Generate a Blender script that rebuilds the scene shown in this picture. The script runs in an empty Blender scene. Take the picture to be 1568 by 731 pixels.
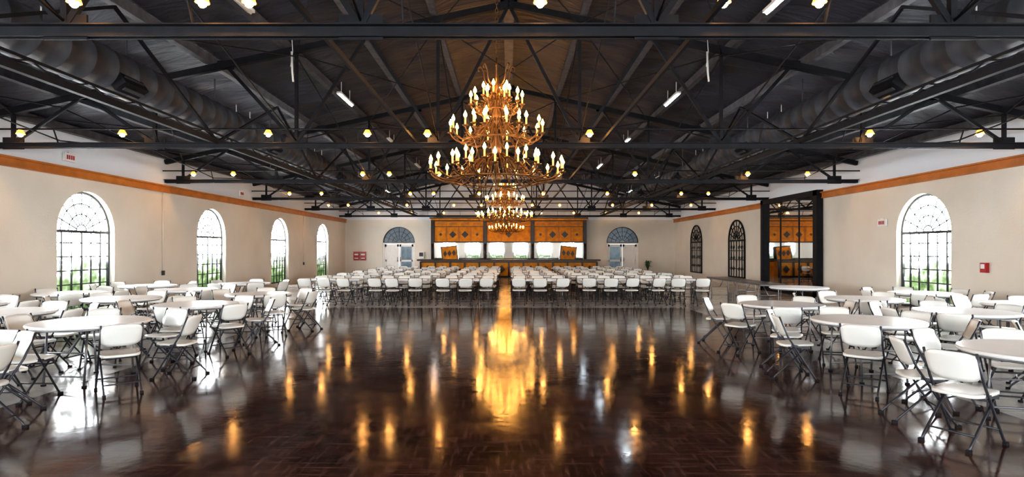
import bpy, math, random
from mathutils import Vector, Matrix
random.seed(7)
SC = bpy.context.scene
COL = SC.collection
pi = math.pi

# ------------------------------------------------------------------ materials
def mat(name, col, rough=0.5, metal=0.0, spec=0.5, emit=None, es=0.0, var=0.0, vscale=6.0, bump=0.0, bscale=40.0, coat=0.0):
    m = bpy.data.materials.new(name); m.use_nodes = True
    nt = m.node_tree; N = nt.nodes; L = nt.links
    b = N['Principled BSDF']
    b.inputs['Base Color'].default_value = (*col, 1)
    b.inputs['Roughness'].default_value = rough
    b.inputs['Metallic'].default_value = metal
    b.inputs['Specular IOR Level'].default_value = spec
    b.inputs['Coat Weight'].default_value = coat
    if emit:
        b.inputs['Emission Color'].default_value = (*emit, 1)
        b.inputs['Emission Strength'].default_value = es
    tc = N.new('ShaderNodeTexCoord')
    if var > 0:
        n = N.new('ShaderNodeTexNoise'); n.inputs['Scale'].default_value = vscale
        n.inputs['Detail'].default_value = 5
        L.new(tc.outputs['Object'], n.inputs['Vector'])
        r = N.new('ShaderNodeValToRGB')
        r.color_ramp.elements[0].position = 0.3; r.color_ramp.elements[1].position = 0.7
        r.color_ramp.elements[0].color = (*[c*(1-var) for c in col], 1)
        r.color_ramp.elements[1].color = (*[min(1, c*(1+var)) for c in col], 1)
        L.new(n.outputs['Fac'], r.inputs['Fac']); L.new(r.outputs['Color'], b.inputs['Base Color'])
    if bump > 0:
        n = N.new('ShaderNodeTexNoise'); n.inputs['Scale'].default_value = bscale
        L.new(tc.outputs['Object'], n.inputs['Vector'])
        bp = N.new('ShaderNodeBump'); bp.inputs['Strength'].default_value = bump
        bp.inputs['Distance'].default_value = 0.02
        L.new(n.outputs['Fac'], bp.inputs['Height']); L.new(bp.outputs['Normal'], b.inputs['Normal'])
    return m

M_black = mat('steel_black', (0.010, 0.010, 0.013), 0.6, 0.0, 0.22, var=0.3)
M_iron = mat('aged_brass_iron', (0.12, 0.062, 0.024), 0.38, 0.6, 0.5, var=0.4)
M_frame = mat('window_frame_dark', (0.03, 0.035, 0.04), 0.5, var=0.1)
M_purlin = mat('purlin_paint', (0.085, 0.082, 0.09), 0.5, 0, 0.3, var=0.35)
M_duct = mat('duct_dark_metal', (0.058, 0.060, 0.070), 0.5, 0.0, 0.3, var=0.25, vscale=3)
M_plastic = mat('chair_plastic', (0.76, 0.75, 0.71), 0.35, var=0.04, vscale=3)
M_leg = mat('chair_leg_steel', (0.05, 0.05, 0.06), 0.35, 0.5)
M_top = mat('table_top_white', (0.82, 0.82, 0.82), 0.25, var=0.03, vscale=3)
M_tleg = mat('table_leg_grey', (0.25, 0.25, 0.27), 0.35, 0.7)
M_orange = mat('bar_wood_orange', (0.60, 0.225, 0.008), 0.5, 0, 0.25, var=0.25, vscale=4)
M_trimw = mat('trim_wood', (0.42, 0.135, 0.02), 0.4, var=0.2, vscale=3)
M_bdark = mat('bar_dark_wood', (0.02, 0.014, 0.012), 0.3, 0, 0.3, var=0.3)
M_mirror = mat('mirror_glass', (0.85, 0.87, 0.88), 0.02, 1.0)
M_white = mat('white_paint', (0.75, 0.74, 0.72), 0.5, var=0.03)
M_red = mat('red_paint', (0.35, 0.012, 0.015), 0.4, var=0.1)
M_green = mat('plant_leaf', (0.03, 0.09, 0.03), 0.5, var=0.4)
M_bulb = mat('warm_bulb', (1, 0.8, 0.5), 0.4, emit=(1.0, 0.50, 0.14), es=75)
M_amber = mat('amber_lamp_reflector', (0.8, 0.45, 0.15), 0.4, emit=(1.0, 0.42, 0.06), es=0.8)  # cup is no lamp: emission paints a gold halo around the bulb
M_cbulb = mat('candle_bulb', (1, 0.8, 0.5), 0.4, emit=(1.0, 0.46, 0.10), es=38)
M_tube = mat('fluorescent_tube', (1, 1, 1), 0.4, emit=(0.78, 0.91, 1.0), es=26)
M_candle = mat('candle_sleeve', (0.7, 0.45, 0.18), 0.5, emit=(1.0, 0.40, 0.06), es=1.0)  # sleeve with the bulb's orange glow put in as emission
M_fan = mat('fanlight_glass', (0.10, 0.14, 0.17), 0.15, emit=(0.4, 0.5, 0.6), es=0.05)
M_doorglass = mat('door_glass', (0.10, 0.14, 0.17), 0.1, emit=(0.4, 0.6, 0.75), es=0.06, var=0.5, vscale=3)
M_darktop = mat('dark_laminate', (0.05, 0.04, 0.035), 0.3, var=0.2)

def wall_mat():
    m = mat('wall_plaster', (0.66, 0.58, 0.48), 0.65, bump=0.15, bscale=30)
    nt = m.node_tree; N = nt.nodes; L = nt.links; b = N['Principled BSDF']
    g = N.new('ShaderNodeNewGeometry'); s = N.new('ShaderNodeSeparateXYZ')
    L.new(g.outputs['Position'], s.inputs[0])
    c = N.new('ShaderNodeMath'); c.operation = 'GREATER_THAN'; c.inputs[1].default_value = 3.56
    L.new(s.outputs['Z'], c.inputs[0])
    n = N.new('ShaderNodeTexNoise'); n.inputs['Scale'].default_value = 0.6; n.inputs['Detail'].default_value = 6
    L.new(g.outputs['Position'], n.inputs['Vector'])
    r = N.new('ShaderNodeValToRGB')
    r.color_ramp.elements[0].position = 0.3; r.color_ramp.elements[1].position = 0.75
    r.color_ramp.elements[0].color = (0.63, 0.575, 0.495, 1); r.color_ramp.elements[1].color = (0.72, 0.675, 0.60, 1)
    L.new(n.outputs['Fac'], r.inputs['Fac'])
    mx = N.new('ShaderNodeMix'); mx.data_type = 'RGBA'
    L.new(c.outputs[0], mx.inputs['Factor']); L.new(r.outputs['Color'], mx.inputs['A'])
    mx.inputs['B'].default_value = (0.74, 0.77, 0.82, 1)
    L.new(mx.outputs['Result'], b.inputs['Base Color'])
    return m
M_wall = wall_mat()

def pane_mat():
    m = bpy.data.materials.new('daylight_pane'); m.use_nodes = True
    nt = m.node_tree; N = nt.nodes; L = nt.links; N.remove(N['Principled BSDF'])
    out = N['Material Output']
    e = N.new('ShaderNodeEmission')
    tc = N.new('ShaderNodeTexCoord'); s = N.new('ShaderNodeSeparateXYZ')
    L.new(tc.outputs['Object'], s.inputs[0])
    mr = N.new('ShaderNodeMapRange'); mr.inputs['From Min'].default_value = 0.35; mr.inputs['From Max'].default_value = 2.9
    L.new(s.outputs['Z'], mr.inputs['Value'])
    n = N.new('ShaderNodeTexNoise'); n.inputs['Scale'].default_value = 3.6; n.inputs['Detail'].default_value = 9
    L.new(tc.outputs['Object'], n.inputs['Vector'])
    ad = N.new('ShaderNodeMath'); ad.operation = 'ADD'
    L.new(mr.outputs[0], ad.inputs[0]); L.new(n.outputs['Fac'], ad.inputs[1])
    r = N.new('ShaderNodeValToRGB')
    r.color_ramp.elements[0].position = 0.47; r.color_ramp.elements[0].color = (0.003, 0.005, 0.002, 1)
    r.color_ramp.elements[1].position = 1.0; r.color_ramp.elements[1].color = (0.92, 0.97, 1, 1)
    x = r.color_ramp.elements.new(0.64); x.color = (0.009, 0.013, 0.006, 1)
    x = r.color_ramp.elements.new(0.82); x.color = (0.026, 0.030, 0.025, 1)
    L.new(ad.outputs[0], r.inputs['Fac']); L.new(r.outputs['Color'], e.inputs['Color'])
    e.inputs['Strength'].default_value = 22.0
    L.new(e.outputs[0], out.inputs['Surface'])
    return m
M_pane = pane_mat()

def roof_mat():
    m = mat('roof_insulation', (0.05, 0.05, 0.055), 0.5, 0.0, 0.35)
    nt = m.node_tree; N = nt.nodes; L = nt.links; b = N['Principled BSDF']
    tc = N.new('ShaderNodeTexCoord')
    mp = N.new('ShaderNodeMapping'); mp.inputs['Scale'].default_value = (0.6, 2.0, 1)
    L.new(tc.outputs['Object'], mp.inputs['Vector'])
    n = N.new('ShaderNodeTexNoise'); n.inputs['Scale'].default_value = 1.5; n.inputs['Detail'].default_value = 4
    n.inputs['Distortion'].default_value = 1.2
    L.new(mp.outputs[0], n.inputs['Vector'])
    bp = N.new('ShaderNodeBump'); bp.inputs['Strength'].default_value = 0.5; bp.inputs['Distance'].default_value = 0.15
    L.new(n.outputs['Fac'], bp.inputs['Height']); L.new(bp.outputs['Normal'], b.inputs['Normal'])
    r = N.new('ShaderNodeValToRGB')
    r.color_ramp.elements[0].color = (0.022, 0.022, 0.030, 1); r.color_ramp.elements[1].color = (0.060, 0.061, 0.080, 1)
    L.new(n.outputs['Fac'], r.inputs['Fac']); L.new(r.outputs['Color'], b.inputs['Base Color'])
    return m
M_roof = roof_mat()

def floor_mat(name, c1, c2, r0, r1, brick, bumpd, worn=None):
    m = mat(name, c1, r0, 0, 0.5)
    nt = m.node_tree; N = nt.nodes; L = nt.links; b = N['Principled BSDF']
    tc = N.new('ShaderNodeTexCoord')
    n = N.new('ShaderNodeTexNoise'); n.inputs['Scale'].default_value = 0.9; n.inputs['Detail'].default_value = 10
    n.inputs['Roughness'].default_value = 0.7
    L.new(tc.outputs['Object'], n.inputs['Vector'])
    r = N.new('ShaderNodeValToRGB')
    r.color_ramp.elements[0].position = 0.36; r.color_ramp.elements[1].position = 0.66
    r.color_ramp.elements[0].color = (*c1, 1); r.color_ramp.elements[1].color = (*c2, 1)
    L.new(n.outputs['Fac'], r.inputs['Fac'])
    bk = N.new('ShaderNodeTexBrick'); bk.inputs['Scale'].default_value = 1.0
    bk.inputs['Brick Width'].default_value = brick[0]; bk.inputs['Row Height'].default_value = brick[1]
    bk.inputs['Mortar Size'].default_value = brick[2]; bk.offset = 0.5 if brick[0] != brick[1] else 0.0
    bk.inputs['Color1'].default_value = (1, 1, 1, 1); bk.inputs['Color2'].default_value = (0.62, 0.62, 0.62, 1)
    bk.inputs['Mortar'].default_value = (0.45, 0.45, 0.45, 1)
    L.new(tc.outputs['Object'], bk.inputs['Vector'])
    mx = N.new('ShaderNodeMix'); mx.data_type = 'RGBA'; mx.blend_type = 'MULTIPLY'; mx.inputs['Factor'].default_value = 1
    L.new(r.outputs['Color'], mx.inputs['A']); L.new(bk.outputs['Color'], mx.inputs['B'])
    colout = mx.outputs['Result']
    n2 = N.new('ShaderNodeTexNoise'); n2.inputs['Scale'].default_value = 1.7; n2.inputs['Detail'].default_value = 10
    n2.inputs['Roughness'].default_value = 0.7
    L.new(tc.outputs['Object'], n2.inputs['Vector'])
    if worn:
        fac = None
        for sc in ((2.0, 30, 1), (26, 3.0, 1)):
            mp = N.new('ShaderNodeMapping'); mp.inputs['Scale'].default_value = sc
            mp.inputs['Rotation'].default_value = (0, 0, .25 if sc[0] < 5 else -.2)
            L.new(tc.outputs['Object'], mp.inputs['Vector'])
            ns = N.new('ShaderNodeTexNoise'); ns.inputs['Scale'].default_value = 1.0; ns.inputs['Detail'].default_value = 4
            L.new(mp.outputs[0], ns.inputs['Vector'])
            q_ = N.new('ShaderNodeMapRange'); q_.inputs['From Min'].default_value = 0.53; q_.inputs['From Max'].default_value = 0.74
            L.new(ns.outputs['Fac'], q_.inputs['Value'])
            if fac is None: fac = q_.outputs[0]
            else:
                a_ = N.new('ShaderNodeMath'); a_.operation = 'MAXIMUM'
                L.new(fac, a_.inputs[0]); L.new(q_.outputs[0], a_.inputs[1]); fac = a_.outputs[0]
        mw = N.new('ShaderNodeMix'); mw.data_type = 'RGBA'
        L.new(fac, mw.inputs['Factor']); L.new(colout, mw.inputs['A']); mw.inputs['B'].default_value = (*worn, 1)
        colout = mw.outputs['Result']
    L.new(colout, b.inputs['Base Color'])
    mr = N.new('ShaderNodeMapRange'); mr.inputs['From Min'].default_value = 0.35; mr.inputs['From Max'].default_value = 0.65
    mr.inputs['To Min'].default_value = r0; mr.inputs['To Max'].default_value = r1
    L.new(n2.outputs['Fac'], mr.inputs['Value']); L.new(mr.outputs[0], b.inputs['Roughness'])
    n3 = N.new('ShaderNodeTexNoise'); n3.inputs['Scale'].default_value = 9; n3.inputs['Detail'].default_value = 5
    L.new(tc.outputs['Object'], n3.inputs['Vector'])
    bp = N.new('ShaderNodeBump'); bp.inputs['Strength'].default_value = 0.3; bp.inputs['Distance'].default_value = bumpd
    L.new(n3.outputs['Fac'], bp.inputs['Height']); L.new(bp.outputs['Normal'], b.inputs['Normal'])
    return m
M_dance = floor_mat('dance_floor_wood', (0.014, 0.0045, 0.0035), (0.075, 0.027, 0.018), 0.07, 0.17, (0.45, 0.075, 0.003), 0.0028, worn=(0.13, 0.06, 0.045))
M_conc = floor_mat('polished_concrete', (0.38, 0.36, 0.35), (0.62, 0.60, 0.59), 0.10, 0.22, (1.2, 1.2, 0.006), 0.003)

# ------------------------------------------------------------------ mesh builder
class MB:
    def __init__(s): s.v = []; s.f = []; s.m = []; s.s = []
    def add(s, vs, fs, mi=0, smooth=False):
        o = len(s.v); s.v += [tuple(v) for v in vs]
        for f in fs:
            s.f.append([i+o for i in f]); s.m.append(mi); s.s.append(smooth)
    def box(s, c, d, mi=0, M=None):
        x, y, z = d[0]/2, d[1]/2, d[2]/2; c = Vector(c)
        vs = [Vector((a*x, b*y, e*z)) for a in (-1, 1) for b in (-1, 1) for e in (-1, 1)]
        if M: vs = [M @ v for v in vs]
        s.add([v+c for v in vs], [(0,1,3,2),(4,6,7,5),(0,4,5,1),(2,3,7,6),(0,2,6,4),(1,5,7,3)], mi)
    def beam(s, p, q, w, h, mi=0):
        p = Vector(p); q = Vector(q); d = (q-p).normalized()
        up = Vector((0,0,1)) if abs(d.z) < 0.98 else Vector((0,1,0))
        sd = d.cross(up).normalized(); u = sd.cross(d)
        vs = []
        for e in (p, q):
            for a, b in ((-1,-1),(1,-1),(1,1),(-1,1)):
                vs.append(e + sd*a*w/2 + u*b*h/2)
        s.add(vs, [(0,1,2,3),(7,6,5,4),(0,4,5,1),(1,5,6,2),(2,6,7,3),(3,7,4,0)], mi)
    def tube(s, pts, r, n=6, mi=0, closed=False):
        pts = [Vector(p) for p in pts]; k = len(pts); vs = []; fs = []
        rr = r if isinstance(r, (list, tuple)) else [r]*k
        ref = None
        for i, p in enumerate(pts):
            if closed: d = pts[(i+1) % k]-pts[i-1]
            else: d = pts[min(i+1, k-1)]-pts[max(i-1, 0)]
            d.normalize()
            if ref is None: ref = Vector((0,0,1)) if abs(d.z) < 0.9 else Vector((1,0,0))
            a = ref - d*ref.dot(d)
            if a.length < 1e-4: a = d.orthogonal()
            a.normalize(); ref = a; b = d.cross(a)
            for j in range(n):
                t = 2*pi*j/n
                vs.append(p + (a*math.cos(t)+b*math.sin(t))*rr[i])
        for i in range(k if closed else k-1):
            i2 = (i+1) % k
            for j in range(n):
                fs.append((i*n+j, i*n+(j+1) % n, i2*n+(j+1) % n, i2*n+j))
        if not closed:
            fs.append(tuple(range(n))[::-1]); fs.append(tuple((k-1)*n+j for j in range(n)))
        s.add(vs, fs, mi, True)
    def lathe(s, prof, c, n=12, mi=0, smooth=True):
        cx, cy, cz = c; vs = []; fs = []; k = len(prof)
        for r, z in prof:
            for j in range(n):
                t = 2*pi*j/n; vs.append((cx+r*math.cos(t), cy+r*math.sin(t), cz+z))
        for i in range(k-1):
            for j in range(n):
                fs.append((i*n+j, i*n+(j+1) % n, (i+1)*n+(j+1) % n, (i+1)*n+j))
        fs.append(tuple(range(n))[::-1]); fs.append(tuple((k-1)*n+j for j in range(n)))
        s.add(vs, fs, mi, smooth)
    def mesh(s, name, mats):
        me = bpy.data.meshes.new(name); me.from_pydata(s.v, [], s.f)
        for m in mats: me.materials.append(m)
        me.polygons.foreach_set('material_index', s.m)
        me.polygons.foreach_set('use_smooth', s.s)
        me.update(); return me
    def obj(s, name, mats, loc=(0,0,0), rz=0):
        return place(s.mesh(name, mats), name, loc, rz)

def place(me, name, loc=(0,0,0), rz=0):
    o = bpy.data.objects.new(name, me); COL.objects.link(o)
    o.location = loc; o.rotation_euler = (0, 0, rz); return o

# ------------------------------------------------------------------ dimensions
XL, XR, YB, YF = -10.5, 10.65, 37.7, -4.0
RIDGE, PITCH = 6.85, 0.215
def zroof(x): return RIDGE - PITCH*abs(x)
TR_Y = [-0.5, 5.65, 11.8, 17.95, 24.1, 30.25, 36.4]
ZC = 3.74

# floor
fm = MB()
dx0, dx1, dy1 = -5.3, 5.0, 16.7
def q(x0, x1, y0, y1, mi): fm.add([(x0,y0,0),(x1,y0,0),(x1,y1,0),(x0,y1,0)], [(0,1,2,3)], mi)
q(dx0, dx1, YF, dy1, 0)
q(XL-.3, dx0, YF, dy1, 1); q(dx1, XR+.3, YF, dy1, 1); q(XL-.3, XR+.3, dy1, YB+.3, 1)
fm.obj('floor', [M_dance, M_conc])

# walls with holes
WW, WB, WS = 2.0, 0.12, 2.10
def arch(uc, w=WW, b=WB, s=WS, n=20):
    r = w/2
    return [(uc-r, b), (uc+r, b)] + [(uc+r*math.cos(pi*i/n), s+r*math.sin(pi*i/n)) for i in range(n+1)]
def wall(name, outline, holes, M, th=0.3):
    cu = bpy.data.curves.new(name, 'CURVE'); cu.dimensions = '2D'; cu.fill_mode = 'BOTH'; cu.extrude = th/2
    for pts in [outline]+holes:
        sp = cu.splines.new('POLY'); sp.points.add(len(pts)-1)
        for i, p in enumerate(pts): sp.points[i].co = (p[0], p[1], 0, 1)
        sp.use_cyclic_u = True
    tmp = bpy.data.objects.new('tmp', cu); COL.objects.link(tmp)
    bpy.context.view_layer.update()
    dg = bpy.context.evaluated_depsgraph_get()
    me = bpy.data.meshes.new_from_object(tmp.evaluated_get(dg))
    bpy.data.objects.remove(tmp); bpy.data.curves.remove(cu)
    me.transform(M); me.materials.clear(); me.materials.append(M_wall)
    for p in me.polygons: p.material_index = 0; p.use_smooth = False
    return place(me, name)
def MM(cx, cy, cz, o):
    return Matrix(((cx[0],cy[0],cz[0],o[0]),(cx[1],cy[1],cz[1],o[1]),(cx[2],cy[2],cz[2],o[2]),(0,0,0,1)))
X_, Y_, Z_ = (1,0,0), (0,1,0), (0,0,1)
LW = [-1.6, 3.3, 8.5, 14.66, 20.8, 27.0, 33.2]
RW = [-1.6, 3.3, 9.0, 15.15]
FILL_W = [-8.0, -4.8, -1.6, 1.6, 4.8, 8.0]  # added windows behind the camera, glowing to fill the hall from the front
wall('wall_left', [(YF,0),(YB+.3,0),(YB+.3,4.75),(YF,4.75)], [arch(u) for u in LW], MM(Y_,Z_,X_,(XL-.15,0,0)))
wall('wall_right', [(YF,0),(YB+.3,0),(YB+.3,4.75),(YF,4.75)], [arch(u) for u in RW], MM(Y_,Z_,X_,(XR+.15,0,0)))
gable = [(XL,0),(XR,0),(XR,zroof(XR)+.2),(0,RIDGE+.3),(XL,zroof(XL)+.2)]
DL, DR, DW = -7.05, 7.3, 2.05
wall('wall_back', gable, [arch(DL, DW, 0.0, 2.1), arch(DR, DW, 0.0, 2.1)], MM(X_,Z_,(0,-1,0),(0,YB+.15,0)))
wall('wall_front', gable, [arch(u) for u in FILL_W], MM(X_,Z_,(0,-1,0),(0,YF-.15,0)))

# roof: billowed insulation sheets between purlins
BAY = 1.5
pur = [i*BAY for i in range(-7, 8)]
rb = MB(); xs = []
for i in range(-7, 7):
    for k in range(6): xs.append(i*BAY+k*BAY/6)
xs.append(7*BAY)
xs = [XL-.25] + [x for x in xs if XL-.2 < x] + [XR+.25]
ys = [YF-.1 + i*0.2 for i in range(int((YB+.3-YF)/0.2)+1)]
ph = [random.uniform(0, 6) for _ in range(40)]
for y in ys:
    for x in xs:
        t = (x/BAY) % 1.0; bi = int(math.floor(x/BAY))+10
        s1 = math.sin(pi*t); pl = abs(math.sin(pi*(y+0.1*ph[bi])/1.25))
        rb.v.append((x, y, zroof(x)+0.03 + 0.11*s1*(0.2+0.8*pl) + 0.02*s1*math.sin(3*y+ph[bi])))
nx = len(xs)
for j in range(len(ys)-1):
    for i in range(nx-1):
        rb.f.append([j*nx+i, j*nx+i+1, (j+1)*nx+i+1, (j+1)*nx+i]); rb.m.append(0); rb.s.append(True)
rb.obj('ceiling', [M_roof])

pb = MB()
for x in pur:
    xx = max(XL+.08, min(XR-.08, x))
    w = 0.16 if abs(x) < .1 else 0.07
    pb.box((xx, (YF+YB)/2, zroof(xx)-0.09), (w, YB-YF-.1, 0.18), 0)
    pb.box((xx, (YF+YB)/2, zroof(xx)-0.185), (w+.06, YB-YF-.1, 0.015), 0)
pb.obj('roof_purlins', [M_purlin])

# trusses
NOD = 2.84
def truss(y):
    b = MB()
    for s in (-.045, .045):
        b.box(((XL+XR)/2, y+s, ZC), (XR-XL-.04, .02, .10)); b.box(((XL+XR)/2, y+s*1.8, ZC+.045), (XR-XL-.04, .07, .012))
    xt = lambda x: (x, y, zroof(x)-.27)
    b.beam(xt(0), xt(XL+.02), .11, .13); b.beam(xt(0), xt(XR-.02), .11, .13)
    bn = [NOD*(k+.5) for k in range(-4, 4)]
    for x in bn:
        b.beam((x, y, ZC), xt(x), .06, .06)
        b.box((x, y, ZC+.05), (.42, .025, .24))
        for sg in (-1, 1):
            tx = x+sg*NOD/2
            mid = (x+tx)/2
            if XL+.1 < tx < XR-.1 and not (6.0 < abs(mid) < 6.95):
                b.beam((x, y, ZC+.05), xt(tx), .05, .06)
                b.box(xt(tx), (.34, .02, .18))
    return b.obj('roof_truss', [M_black])
for y in TR_Y: truss(y)

# longitudinal girders and bracing
for gx in (-5.85, -1.9, 1.9, 5.85):
    b = MB(); big = abs(gx) > 5
    z = ZC+.08 if big else ZC+.12
    w = .08 if big else .04
    b.beam((gx, YF+.1, z), (gx, YB-.1, z), w, w+.02)
    if big:
        z2 = zroof(gx)-.33
        b.beam((gx, YF+.1, z+.15), (gx, YB-.1, z+.15), .04, .04)
        for i in range(len(TR_Y)-1):
            y0, y1 = TR_Y[i], TR_Y[i+1]; ym = (y0+y1)/2
            b.beam((gx, y0, z), (gx, ym, z2), .045, .045); b.beam((gx, y1, z), (gx, ym, z2), .045, .045)
            for k in range(12):
                ya = y0+(y1-y0)*k/12; yb = y0+(y1-y0)*(k+1)/12
                b.beam((gx, ya, z+(.15 if k % 2 else 0)), (gx, yb, z+(0 if k % 2 else .15)), .018, .018)
    b.obj('bracing_girder', [M_black])
b = MB()
for i in range(len(TR_Y)-1):
    y0, y1 = TR_Y[i], TR_Y[i+1]
    for (xa, xb) in ((-9.94, -7.1), (-4.26, -1.42), (1.42, 4.26), (7.1, 9.94), (-1.42, 1.42)):
        za, zb = zroof(xa)-.36, zroof(xb)-.36
        b.tube([(xa, y0, za), (xb, y1, zb)], .014, 5); b.tube([(xb, y0, zb), (xa, y1, za)], .014, 5)
    for x in (-4.26, -1.42, 1.42, 4.26, -9.0, 9.0):
        b.tube([(x, y0, ZC+.1), (x, y1, zroof(x)-.4)], .014, 5); b.tube([(x, y1, ZC+.1), (x, y0, zroof(x)-.4)], .014, 5)
b.obj('sway_brace_rods', [M_black])

# ducts
for sx in (-1, 1):
    b = MB(); x = 6.5*sx; z = 4.55
    def seg(ya, yb, r):
        n = 24
        k = max(1, int((yb-ya)/.5)); pts = []; rr = []
        for i in range(k):
            a = ya+(yb-ya)*i/k; c = ya+(yb-ya)*(i+1)/k
            pts += [(x, a, z), (x, a+.03, z), (x, a+.031, z), (x, c-.001, z)]; rr += [r+.012, r+.012, r, r]
        b.tube(pts, rr, n, 0)
    seg(YF+.1, 19.9, .35); b.tube([(x, 19.9, z), (x, 20.3, z)], [.35, .24], 20); seg(20.3, 30, .24)
    b.tube([(x, 30, z), (x, 30.3, z)], [.24, .18], 20); seg(30.3, YB-.2, .18)
    for yy in (9.6, 15.5, 22.0, 28.0):
        rr = .35 if yy < 20 else .24
        b.box((x-sx*rr*.8, yy, z-rr*.55), (.22, .6, .26), 1, Matrix.Rotation(sx*0.6, 3, 'Y'))
        for k in range(4):
            b.box((x-sx*(rr*.8+.1), yy, z-rr*.55-.14+.06*k), (.06, .5, .015), 0, Matrix.Rotation(sx*0.6, 3, 'Y'))
    for yy in range(-2, 37, 3):
        b.beam((x, yy, z+.16), (x, yy, zroof(x)-.02), .015, .03)
    b.obj('air_duct', [M_duct, M_black])

# fluorescent fixtures
for x in (-7.0, -4.3, 4.3, 7.0):
    for y in (9.2, 15.5, 21.6, 27.8, 34.0):
        b = MB(); z = zroof(x)-.32
        b.box((x, y, z+.03), (.12, 1.25, .05), 0)
        lit = (x > 0) or (y in (15.5, 34.0))
        b.tube([(x, y-.6, z-.01), (x, y+.6, z-.01)], .02, 8, 1)
        b.beam((x, y-.4, z), (x, y-.4, z+.36), .015, .015); b.beam((x, y+.4, z), (x, y+.4, z+.36), .015, .015)
        b.obj('fluorescent_batten', [M_white, M_tube if lit else M_white])

# track lights on each truss
TL = {
 5.65: [-4.0, -2.82, -2.39, .29, 1.98, 2.86],
 11.8: [-9.6, -7.6, -4.73, -2.78, -1.6, 1.59, 7.1, 9.26],
 17.95: [-9.5, -8.3, -4.4, -3.6, -2.1, 1.5, 3.8, 7.2, 9.0],
 24.1: [-8.9, -7.6, -4.0, -3.05, -1.2, 1.4, 4.0, 7.0, 8.1],
 30.25: [-9.2, -8.2, -5.2, -2.8, -1.4, 1.2, 2.6, 5.3, 7.3, 9.3],
 36.4: [-8, -6, -4, -2, -1, 1, 2, 4, 6, 8],
 -0.5: [-7, -3, 3, 7]}
def ball(b, c, r, mi, n=10, k=6, zs=1.0):
    b.lathe([(max(.001, r*math.sin(pi*i/k)), -r*zs*math.cos(pi*i/k)) for i in range(k+1)], c, n, mi)
for y, L in TL.items():
    b = MB(); yy = y-.18; zt = ZC+.30
    b.tube([(XL+.04, yy, zt), (XR-.04, yy, zt)], .018, 6, 0)
    g = .8 if y < 8 else 1.0
    for x in L:
        b.lathe([(.02, .0), (.035, -.01), (.04, -.03)], (x, yy-.06, zt), 10, 0)
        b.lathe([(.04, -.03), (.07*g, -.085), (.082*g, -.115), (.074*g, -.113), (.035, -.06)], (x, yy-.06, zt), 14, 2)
        ball(b, (x, yy-.06, zt-.120), .050*g, 1)
    for x in range(-9, 10, 2):
        b.beam((x, yy, zt), (x, y-.06, ZC+.05), .012, .03)
    b.obj('track_lighting', [M_black, M_bulb, M_amber])

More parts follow.
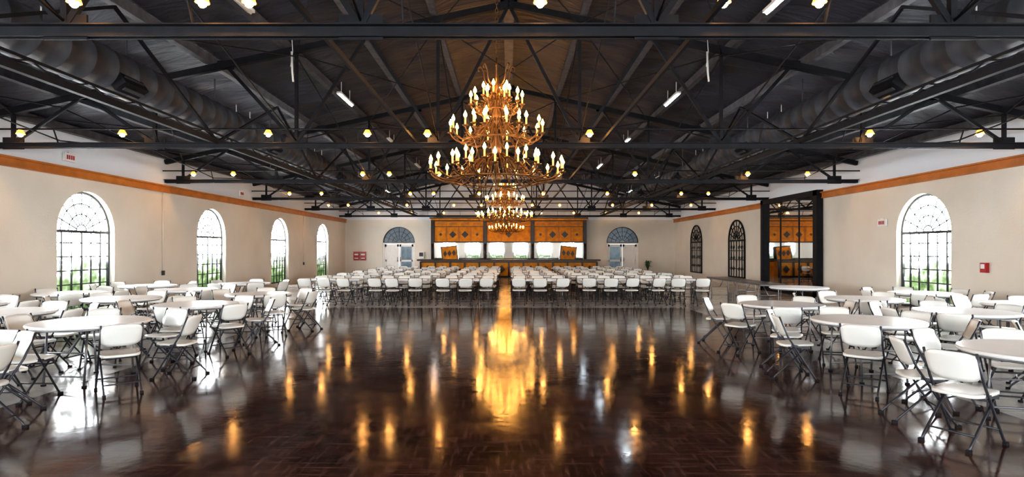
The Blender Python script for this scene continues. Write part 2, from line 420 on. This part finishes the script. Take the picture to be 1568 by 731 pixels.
# ------------------------------------------------------------------ chandeliers
def chandelier_mesh():
    b = MB()
    prof = [(.005,2.50),(.03,2.53),(.045,2.57),(.02,2.61),(.06,2.66),(.09,2.72),(.05,2.79),(.025,2.9),(.03,3.0),(.07,3.1),(.085,3.2),(.04,3.28),
            (.022,3.4),(.03,3.5),(.06,3.6),(.065,3.68),(.03,3.75),(.02,3.9),(.03,4.0),(.05,4.1),(.03,4.2),(.018,4.35),(.015,4.5)]
    b.lathe(prof, (0,0,0), 12, 0)
    z = 4.5
    i = 0
    while z < 6.6:
        a = pi/2*(i % 2)
        b.tube([(0+.02*math.cos(a)*math.cos(t), .02*math.sin(a)*math.cos(t), z+.04+.04*math.sin(t)) for t in [2*pi*k/8 for k in range(8)]], .006, 4, 0, closed=True)
        z += .065; i += 1
    def candle(x, y, z, h=.10):
        b.lathe([(.008,-.02),(.04,0),(.045,.012),(.015,.014)], (x,y,z), 8, 0)
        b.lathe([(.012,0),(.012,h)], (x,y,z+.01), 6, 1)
        b.lathe([(.006,0),(.022,.022),(.025,.045),(.012,.075),(.001,.10)], (x,y,z+.01+h), 6, 2)
    def smooth(p, sub=3):
        out = []
        for i in range(len(p)-1):
            p0 = p[max(i-1,0)]; p1 = p[i]; p2 = p[i+1]; p3 = p[min(i+2,len(p)-1)]
            for k in range(sub):
                t = k/sub
                out.append(tuple(.5*((2*p1[a])+(-p0[a]+p2[a])*t+(2*p0[a]-5*p1[a]+4*p2[a]-p3[a])*t*t+(-p0[a]+3*p1[a]-3*p2[a]+p3[a])*t**3) for a in (0,1)))
        out.append(p[-1]); return out
    def tier(n, R, za, ze, off=0, ring=None, cand=True, dip=.12):
        for k in range(n):
            t = 2*pi*(k+off)/n; c, s = math.cos(t), math.sin(t)
            pr = [(.03, za), (.16*R+.02, za+.05), (.36*R, za-.02), (.6*R, ze-dip), (.82*R, ze-dip*1.05), (.96*R, ze-dip*.5), (R, ze)]
            b.tube([(r*c, r*s, zz) for r, zz in smooth(pr)], .012, 5, 0)
            sc = [(R*.66+ .07*(1-u*.7)*math.cos(2*pi*u*1.2+1.2), ze-dip*.45 + .07*(1-u*.7)*math.sin(2*pi*u*1.2+1.2)) for u in [j/9 for j in range(10)]]
            b.tube([(r*c, r*s, zz) for r, zz in sc], .008, 4, 0)
            if cand: candle(R*c, R*s, ze)
        if ring:
            b.tube([(ring*math.cos(2*pi*k/36), ring*math.sin(2*pi*k/36), ze-dip*1.02) for k in range(36)], .014, 5, 0, closed=True)
    tier(20, .98, 2.95, 2.80, 0, ring=.76)
    tier(12, .60, 3.02, 2.93, .5)
    tier(14, .68, 3.45, 3.38, 0, ring=.5)
    tier(8, .36, 3.55, 3.50, .5)
    tier(10, .38, 3.88, 3.80, 0, ring=.26, dip=.1)
    tier(6, .2, 3.98, 3.92, .3, dip=.07)
    for k in range(8):
        t = 2*pi*k/8; c, s = math.cos(t), math.sin(t)
        pr = smooth([(.03,4.12),(.10,4.08),(.17,4.16),(.19,4.28),(.23,4.36),(.27,4.34),(.26,4.29)])
        b.tube([(r*c, r*s, zz) for r, zz in pr], .011, 5, 0)
        for (ra, z0, rm, zm, rb_, z1) in ((.08,4.08,.10,3.9,.26,3.70),(.24,3.70,.2,3.5,.5,3.26),(.46,3.26,.4,3.0,.76,2.68),(.7,2.68,.35,2.56,.03,2.6)):
            pr = smooth([(ra,z0),(rm,zm),(rb_,z1)], 4)
            b.tube([(r*c, r*s, zz) for r, zz in pr], .007, 4, 0)
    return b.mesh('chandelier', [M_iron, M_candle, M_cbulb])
cm = chandelier_mesh()
for y in (8.7, 21.0, 33.3):
    place(cm, 'chandelier', (-.18 if y < 10 else -.14, y, 0))

# ------------------------------------------------------------------ windows
def arch_frame(b, w, bt, sp, fr=0, pane=None, nx=6, ph=.34, t=.055, mt=.018, pane_y=.05):
    r = w/2
    b.beam((-r+t/2, 0, bt), (-r+t/2, 0, sp), t, t, fr); b.beam((r-t/2, 0, bt), (r-t/2, 0, sp), t, t, fr)
    b.box((0, 0, bt+t/2), (w, t, t), fr); b.box((0, 0, sp), (w, t*1.1, t*1.2), fr)
    n = 20; R = r-t/2
    for i in range(n):
        a0, a1 = pi*i/n, pi*(i+1)/n
        b.beam((R*math.cos(a0), 0, sp+R*math.sin(a0)), (R*math.cos(a1), 0, sp+R*math.sin(a1)), t, t, fr)
    for i in range(1, nx):
        x = -r+w*i/nx; wd = mt*1.8 if i*2 == nx else mt
        if i in (1, nx-1): wd = mt*1.6
        b.box((x, 0, (bt+sp)/2), (wd, .03, sp-bt), fr)
    z = bt+ph
    while z < sp-.1:
        b.box((0, 0, z), (w-t, .025, mt), fr); z += ph
    for i in range(1, 8):
        a = pi*i/8
        b.beam((.18*r*math.cos(a), 0, sp+.18*r*math.sin(a)), (R*math.cos(a), 0, sp+R*math.sin(a)), mt, mt, fr)
    for f in (.18, .45, .72):
        for i in range(14):
            a0, a1 = pi*i/14, pi*(i+1)/14
            b.beam((f*R*math.cos(a0), 0, sp+f*R*math.sin(a0)), (f*R*math.cos(a1), 0, sp+f*R*math.sin(a1)), mt, mt, fr)
    if pane is not None:
        vs = [(-r, pane_y, bt), (r, pane_y, bt)] + [(r*math.cos(pi*i/20), pane_y, sp+r*math.sin(pi*i/20)) for i in range(21)]
        b.add(vs, [tuple(range(len(vs)))], pane)
b = MB(); arch_frame(b, WW-.004, WB, WS, 0, 1, mt=.026)
wm = b.mesh('window', [M_frame, M_pane])
k = 1
for u in LW: place(wm, 'window_%d' % k, (XL-.16, u, 0), pi/2); k += 1
for u in RW: place(wm, 'window_%d' % k, (XR+.16, u, 0), -pi/2); k += 1
for u in FILL_W: place(wm, 'window_%d' % k, (u, YF-.16, 0), pi); k += 1  # unseen fill windows, added for frontal light
# wrought iron grilles on the right wall
b = MB(); arch_frame(b, 1.95, .35, 2.08, 0, None, nx=6, ph=.42, t=.06, mt=.03)
for i in range(3):
    for sx in (-1, 1):
        for u in (0, 1):
            cx, cz = sx*(.32+.32*u), .75+.5*i
            b.tube([(cx+.12*(1-v*.6)*math.cos(7*v), 0, cz+.12*(1-v*.6)*math.sin(7*v)) for v in [j/10 for j in range(11)]], .012, 4, 0)
gm = b.mesh('wrought_iron_grille', [M_black])
for u in (27.4, 33.3): place(gm, 'wrought_iron_grille', (XR-.04, u, 0), -pi/2)

# doors in back wall
def door(name, xc, flip):
    b = MB()
    arch_frame(b, DW-.004, 2.1, 2.1001, 0, None, nx=1, t=.05, mt=.022)
    r = DW/2-.002; py = .06
    vs = [(r*math.cos(pi*i/20), py, 2.1+r*math.sin(pi*i/20)) for i in range(21)]
    b.add(vs, [tuple(range(21))], 1)
    b.box((0, 0, 2.06), (DW-.01, .12, .08), 2)
    for x in (-DW/2+.05, DW/2-.05): b.box((x, 0, 1.02), (.09, .12, 2.02), 2)
    for sx in (-1, 1):
        cx = sx*.47
        for x in (cx-.4, cx+.4): b.box((x, .02, 1.01), (.12, .045, 2.0), 2)
        b.box((cx, .02, .14), (.9, .045, .26), 2); b.box((cx, .02, 1.93), (.9, .045, .15), 2); 
        glass = (sx > 0) != flip
        b.box((cx, .03, 1.1), (.72, .02, 1.7), 3 if glass else 2)
        b.box((cx, .02, .95), (.8, .045, .12), 2)
        b.tube([(cx-sx*.38, -.02, .95), (cx-sx*.38, -.07, .98), (cx-sx*.38, -.07, 1.15), (cx-sx*.38, -.02, 1.18)], .012, 6, 0)
    return b.obj(name, [M_frame, M_fan, M_white, M_doorglass], (xc, YB+.1, 0), 0)
door('door_1', DL, False); door('door_2', DR, True)

# trim rails
def trim(name, p, q_, inward):
    b = MB(); p = Vector(p); q_ = Vector(q_); n = Vector(inward)
    b.beam(p+n*.045, q_+n*.045, .08, .17); b.beam(p+n*.075+Vector((0,0,.09)), q_+n*.075+Vector((0,0,.09)), .14, .04)
    b.beam(p+n*.055-Vector((0,0,.09)), q_+n*.055-Vector((0,0,.09)), .10, .03)
    b.obj(name, [M_trimw])
ZT = 3.5
trim('trim_1', (XL, YF+.02, ZT), (XL, YB-.02, ZT), (1,0,0))
trim('trim_2', (XR, YF+.02, ZT), (XR, 19.85, ZT), (-1,0,0))
trim('trim_3', (XR, 24.4, ZT), (XR, YB-.02, ZT), (-1,0,0))

# wall mirror
b = MB(); y0, y1 = 19.9, 24.35; ym = (y0+y1)/2; zt = 3.68
b.box((XR-.05, ym, (zt+.1)/2), (.06, y1-y0-.2, zt-.1), 1)
for y in (y0+.13, y1-.1): b.box((XR-.12, y, zt/2), (.22, .26 if y < ym else .18, zt), 0)
b.box((XR-.12, ym, zt-.08), (.22, y1-y0, .18), 0); b.box((XR-.12, ym, .09), (.22, y1-y0, .18), 0)
for y in (y0+1.5, y0+2.95): b.box((XR-.09, y, zt/2), (.03, .03, zt-.2), 0)
b.obj('wall_mirror', [M_black, M_mirror])

# ------------------------------------------------------------------ bar
def diamond(b, x, y, z, s, mi, zs=1.0):
    vs = [(x-s, y, z), (x, y, z-s*zs), (x+s, y, z), (x, y, z+s*zs)]
    vs += [(a, c+.02, d) for a, c, d in vs]
    b.add(vs, [(0,1,2,3),(7,6,5,4),(0,4,5,1),(1,5,6,2),(2,6,7,3),(3,7,4,0)], mi)
b = MB(); H = 3.6
b.box((0, YB-.16, H/2), (9.6, .28, H), 1)
b.box((0, YB-.3, .45), (9.6, .56, .9), 0); b.box((0, YB-.32, .93), (9.7, .6, .06), 1)
secs = [(-4.7, -1.62, 2.1), (-1.38, 1.38, 2.1), (1.62, 4.7, 2.1)]
for (xa, xb, zl) in secs:
    cx = (xa+xb)/2; w = xb-xa; center = abs(cx) < .5
    b.box((cx, YB-.3, (zl+H)/2), (w, .3, H-zl), 0)
    b.box((cx, YB-.32, .97+(zl-.97)/2), (w, .05, zl-.97), 2)
    yf = YB-.46
    b.box((cx, yf, zl+.04), (w, .05, .07), 1); b.box((cx, yf, 3.12), (w, .04, .035), 1)
    n = 4 if not center else 3
    for i in range(n):
        pc = xa+w*(i+.5)/n; pw = w/n
        b.box((pc, yf, 2.62), (pw-.12, .05, .80), 0)
        for sx in (-1, 1): b.box((pc+sx*(pw/2-.012), yf-.005, 2.62), (.025, .03, .96), 3)
        if not center and i in (1, 2): diamond(b, pc, yf-.045, 2.62, .22, 1, 1.0)
        if not center and i in (0, 3): diamond(b, pc, yf-.045, 2.62, .10, 1, 1.0)
        b.box((pc, yf-.0, 3.3), (pw-.10, .04, .24), 0)
        b.box((pc, yf-.024, 3.3), (pw-.28, .01, .10), 3)
    if center: diamond(b, cx, yf-.045, 2.62, .2, 1)
for x in (-4.82, -1.5, 1.5, 4.82):
    b.box((x, YB-.32, .5+H/2), (.2, .44, H-1.0), 1)
    b.lathe([(.1,0),(.1,.08),(.06,.12),(.055,.95),(.1,1.0),(.1,1.06)], (x, YB-.58, .98), 12, 1)
b.box((0, YB-.34, H+.06), (10.0, .62, .07), 1); b.box((0, YB-.34, H-.02), (9.85, .54, .1), 0); b.box((0, YB-.34, H-.12), (9.75, .46, .05), 1)
for sx in (-1, 1):
    cx = 3.75*sx; R = Matrix.Rotation(.12*sx, 3, 'Y'); c = Vector((cx, YB-.5, 1.43))
    b.box(c, (.95, .06, .85), 0, R)
    for i in (-1, 0, 1):
        p = R @ Vector((i*.28, -.05, 0)); diamond(b, c.x+p.x, c.y-.06, c.z+p.z, .12, 1, 1.6)
    for dz in (-.43, .43):
        p = R @ Vector((0, 0, dz)); b.box(c+p, (1.02, .09, .05), 1, R)
    for dx in (-.48, .48):
        p = R @ Vector((dx, 0, 0)); b.box(c+p, (.05, .09, .9), 1, R)
b.obj('back_bar_cabinet', [M_orange, M_bdark, M_mirror, M_trimw])

b = MB(); yc0 = 34.6
b.box((0, yc0+.4, .5), (10.4, .6, 1.0), 0); b.box((0, yc0+.35, 1.04), (10.8, .85, .09), 1)
b.box((0, yc0+.08, .06), (10.45, .08, .12), 1); b.box((0, yc0+.08, .93), (10.45, .06, .08), 1)
n = 12
for i in range(n+1): b.box((-5.2+10.4*i/n, yc0+.08, .5), (.1, .08, .9), 1)
for i in range(n):
    x = -5.2+10.4*(i+.5)/n; diamond(b, x, yc0+.06, .5, .2, 1, 1.2)
b.obj('bar_counter', [M_orange, M_bdark])

# ------------------------------------------------------------------ folding chair
def chair_mesh():
    b = MB(); t = .0115
    for s in (-1, 1):
        x = .205*s
        b.tube([(x, .24, 0.0), (x, .20, .06), (x, -.02, .42), (x, -.10, .55), (x*.98, -.20, .80)], t, 6, 1)
        b.tube([(x*.88, -.27, 0.0), (x*.88, -.24, .05), (x*.88, .13, .42)], t, 6, 1)
        b.box((x, .24, .012), (.032, .045, .024), 2); b.box((x*.88, -.272, .012), (.032, .045, .024), 2)
        b.beam((x*.95, -.06, .44), (x*.95, .14, .41), .02, .03, 1)
    b.tube([(-.205, .145, .14), (.205, .145, .14)], .009, 6, 1)
    b.tube([(-.18, -.19, .12), (.18, -.19, .12)], .009, 6, 1)
    b.tube([(-.18, .08, .375), (.18, .08, .375)], .009, 6, 1)
    nu, nv = 8, 7
    def slab(fn, th):
        top = []; bot = []
        for j in range(nv+1):
            for i in range(nu+1):
                p, nrm = fn(-1+2*i/nu, -1+2*j/nv); top.append(p); bot.append(p-nrm*th)
        k = (nu+1)*(nv+1); fs = []
        for j in range(nv):
            for i in range(nu):
                a = j*(nu+1)+i; fs.append((a, a+1, a+nu+2, a+nu+1)); fs.append((k+a, k+a+nu+1, k+a+nu+2, k+a+1))
        ring = [i for i in range(nu+1)] + [j*(nu+1)+nu for j in range(1, nv+1)] + [nv*(nu+1)+i for i in range(nu-1, -1, -1)] + [j*(nu+1) for j in range(nv-1, 0, -1)]
        for a, c in zip(ring, ring[1:]+ring[:1]): fs.append((a, k+a, k+c, c))
        b.add(top+bot, fs, 0, True)
    def sq(u, v, p=.16):
        return u*(1-p*v**4*abs(u)), v*(1-p*u**4*abs(v))
    def seat(u, v):
        a, c = sq(u, v)
        wd = .205+.005*v
        return Vector((a*wd, .03+c*.20, .455+.012*v-.012*(1-u*u)*(1-v*v)-(.02*max(0, v-.6)))), Vector((0,0,1))
    slab(seat, .024)
    def back(u, v):
        a, c = sq(u, v)
        z = .675+c*.125
        y = -.145-(z-.665)*.42-.035*(1-u*u)
        return Vector((a*(.208+.008*v), y+.012, z)), Vector((0, .93, .37))
    slab(back, .018)
    return b.mesh('folding_chair', [M_plastic, M_leg, M_black])
CH = chair_mesh()
chairs = []
def chair(x, y, ang):
    place(CH, 'folding_chair', (x, y, 0), ang)
    chairs.append((x, y))

def round_table(r=.66):
    b = MB()
    b.lathe([(r-.03,.705),(r-.008,.71),(r,.722),(r,.735),(r-.008,.745),(r-.02,.748)], (0,0,0), 48, 0, False)
    b.tube([(.93*r*math.cos(2*pi*k/32), .93*r*math.sin(2*pi*k/32), .695) for k in range(32)], .012, 5, 1, closed=True)
    for s in (-1, 1):
        y = .34*s
        b.tube([(-.27, y*1.15, .01), (-.27, y, .70), (.27, y, .70), (.27, y*1.15, .01)], .014, 6, 1)
        b.tube([(-.27, y*1.1, .12), (.27, y*1.1, .12)], .011, 6, 1)
        b.tube([(0, y, .4), (0, .04*s, .70)], .009, 5, 1); b.tube([(-.27, y, .4), (.27, y, .4)], .009, 5, 1)
        for x in (-.27, .27): b.box((x, y*1.15, .01), (.04, .04, .02), 2)
    return b.mesh('round_folding_table', [M_top, M_tleg, M_black])
RT = round_table()
def rect_table(name, L, W, top):
    b = MB(); b.box((0,0,.727), (L, W, .035), 0); b.box((0,0,.70), (L-.08, W-.08, .03), 1)
    for s in (-1, 1):
        x = s*(L/2-.25)
        b.tube([(x, -W/2+.08, .01), (x, -W/2+.08, .69), (x, W/2-.08, .69), (x, W/2-.08, .01)], .014, 6, 1)
        b.tube([(x, -W/2+.08, .15), (x, W/2-.08, .15)], .011, 6, 1)
        b.tube([(x, 0, .42), (x-s*.35, 0, .69)], .009, 5, 1); b.tube([(x, -W/2+.08, .42), (x, W/2-.08, .42)], .009, 5, 1)
    return b.mesh(name, [top, M_tleg])
RC = rect_table('folding_table', 1.83, .76, M_top)
DT = rect_table('dark_folding_table', 2.0, .7, M_darktop)

tabs = [(-5.75,5.2),(-5.3,7.45),(-5.24,9.85),(-5.15,12.15),(-7.45,8.65),(-7.3,11.1),(-7.4,13.5),(-9.25,9.9),(-9.25,12.4),(-9.2,15.0),(-7.2,16.0),
        (4.85,5.3),(4.63,7.6),(4.56,9.85),(6.75,8.7),(6.65,11.0),(8.75,9.9),(8.75,12.4),(6.95,6.3),(-7.7,6.2)]
for (x, y) in tabs: place(RT, 'round_folding_table', (x, y, 0), random.uniform(-.3, .3))
for ti, (x, y) in enumerate(tabs):
    n = 7; off = random.uniform(0, 1)
    if (x, y) == (4.85, 5.3): off = .35; n = 8
    if (x, y) == (-5.75, 5.2): off = .1; n = 8
    for k in range(n):
        a = 2*pi*(k+off)/n + random.uniform(-.08, .08); R = .95+random.uniform(-.02, .10)
        cx, cy = x+R*math.cos(a), y+R*math.sin(a)
        if not (XL+.35 < cx < XR-.35): continue
        if any(math.hypot(cx-u, cy-v) < .56 for u, v in chairs): continue
        if any(j != ti and math.hypot(cx-u, cy-v) < .66+.27 for j, (u, v) in enumerate(tabs)): continue
        chair(cx, cy, a+pi/2+random.uniform(-.2, .2))
place(RT, 'round_folding_table', (7.05, 14.3, 0))
for yy in (16.6, 18.75): place(DT, 'dark_folding_table', (7.0, yy, 0), pi/2)

for ci, X in enumerate((-5.5, -3.4, -1.3, .98, 3.08, 5.1)):
    for i in range(6):
        Y = 18.35+2.25*i
        place(RC, 'folding_table', (X+random.uniform(-.03,.03), Y, 0))
        for dxx in (-.62, 0, .62):
            chair(X+dxx+random.uniform(-.06,.06), Y-.68+random.uniform(-.14,.05), random.uniform(-.22,.22))
            chair(X+dxx+random.uniform(-.06,.06), Y+.68+random.uniform(-.05,.12), pi+random.uniform(-.2,.2))

# ------------------------------------------------------------------ wall details
def exit_sign(x, y, z, rz):
    b = MB(); b.box((0,0,0), (.36,.05,.2), 0)
    for i, xx in enumerate((-.1,-.035,.035,.1)): b.box((xx,-.03,0), (.035,.01,.1), 1)
    b.box((0,0,.115), (.1,.04,.03), 0)
    b.obj('exit_sign', [M_white, M_red], (x, y, z), rz)
exit_sign(XL+.04, 14.0, 3.85, pi/2); exit_sign(XR-.04, 16.7, 2.42, -pi/2)
exit_sign(XL+.04, 23.0, 3.85, pi/2)
b = MB()
for i in (0, 1):
    b.box((i*.42, 0, 0), (.36, .08, .55), 0); b.box((i*.42, -.045, .1), (.24, .01, .1), 1); b.box((i*.42, -.045, -.14), (.24, .01, .06), 1)
b.obj('red_notice_box', [M_red, M_white], (-9.75, YB-.06, 1.25))
b = MB(); b.box((0,0,0), (.16,.08,.22), 0); b.box((0,-.045,.03), (.1,.01,.1), 1); b.obj('fire_alarm', [M_red, M_white], (XR-.05, 13.1, 1.25), -pi/2)
b = MB(); b.box((0,0,0), (.35,.1,.45), 0); b.box((0,-.055,.05), (.25,.01,.25), 1); b.obj('thermostat_panel', [M_white, M_duct], (-5.6, YB-.07, 1.3))
for (x, y) in ((XL+.03, 17.8), (XL+.03, 30)):
    b = MB(); b.tube([(x,y,.9),(x,y,3.38)], .014, 6, 0); b.box((x+.01,y,.95), (.05,.09,.14), 1); b.obj('wall_conduit', [M_wall, M_duct])
for x in (-4.32, 3.95):
    b = MB(); yy = 11.7
    b.tube([(x, yy, 5.9), (x+.02, yy, 5.6), (x-.02, yy, 5.3)], .008, 5); b.tube([(x, yy, 5.6), (x+.01, yy, 5.2), (x+.03, yy, 5.0)], .02, 6)
    b.obj('hanging_cord', [M_white])
b = MB(); b.lathe([(.12,0),(.17,.3),(.18,.32),(.15,.32)], (0,0,0), 14, 0)
for k in range(40):
    a = random.uniform(0, 2*pi); h = random.uniform(.3,.7); r = random.uniform(.1,.4)
    p0 = Vector((0,0,.3)); p1 = Vector((r*.5*math.cos(a), r*.5*math.sin(a), .3+h)); p2 = Vector((r*math.cos(a), r*math.sin(a), .3+h*.8))
    sd = Vector((-math.sin(a), math.cos(a), 0))*.035
    b.add([p0, p1-sd, p2, p1+sd], [(0,1,2,3)], 1)
b.obj('potted_plant', [M_black, M_green], (8.75, 37.0, 0))

# ------------------------------------------------------------------ world, camera
w = bpy.data.worlds.new('World'); SC.world = w; w.use_nodes = True
w.node_tree.nodes['Background'].inputs[0].default_value = (0.8, 0.9, 1, 1)
w.node_tree.nodes['Background'].inputs[1].default_value = 1.0

cam = bpy.data.cameras.new('Camera'); co = bpy.data.objects.new('Camera', cam); COL.objects.link(co)
co.location = (0, 0, 1.65); co.rotation_euler = (pi/2, 0, 0)
cam.sensor_width = 36; cam.sensor_fit = 'HORIZONTAL'; cam.lens = 1162/2024*36
cam.shift_x = 6.4/2024; cam.shift_y = 22.4/2024
cam.clip_start = .05; cam.clip_end = 200
SC.camera = co
SC.view_settings.view_transform = 'Standard'
for lk in ('Medium High Contrast', 'None'):
    try:
        SC.view_settings.look = lk; print('look', lk); break
    except Exception as e: print(e)
SC.view_settings.exposure = 1.1
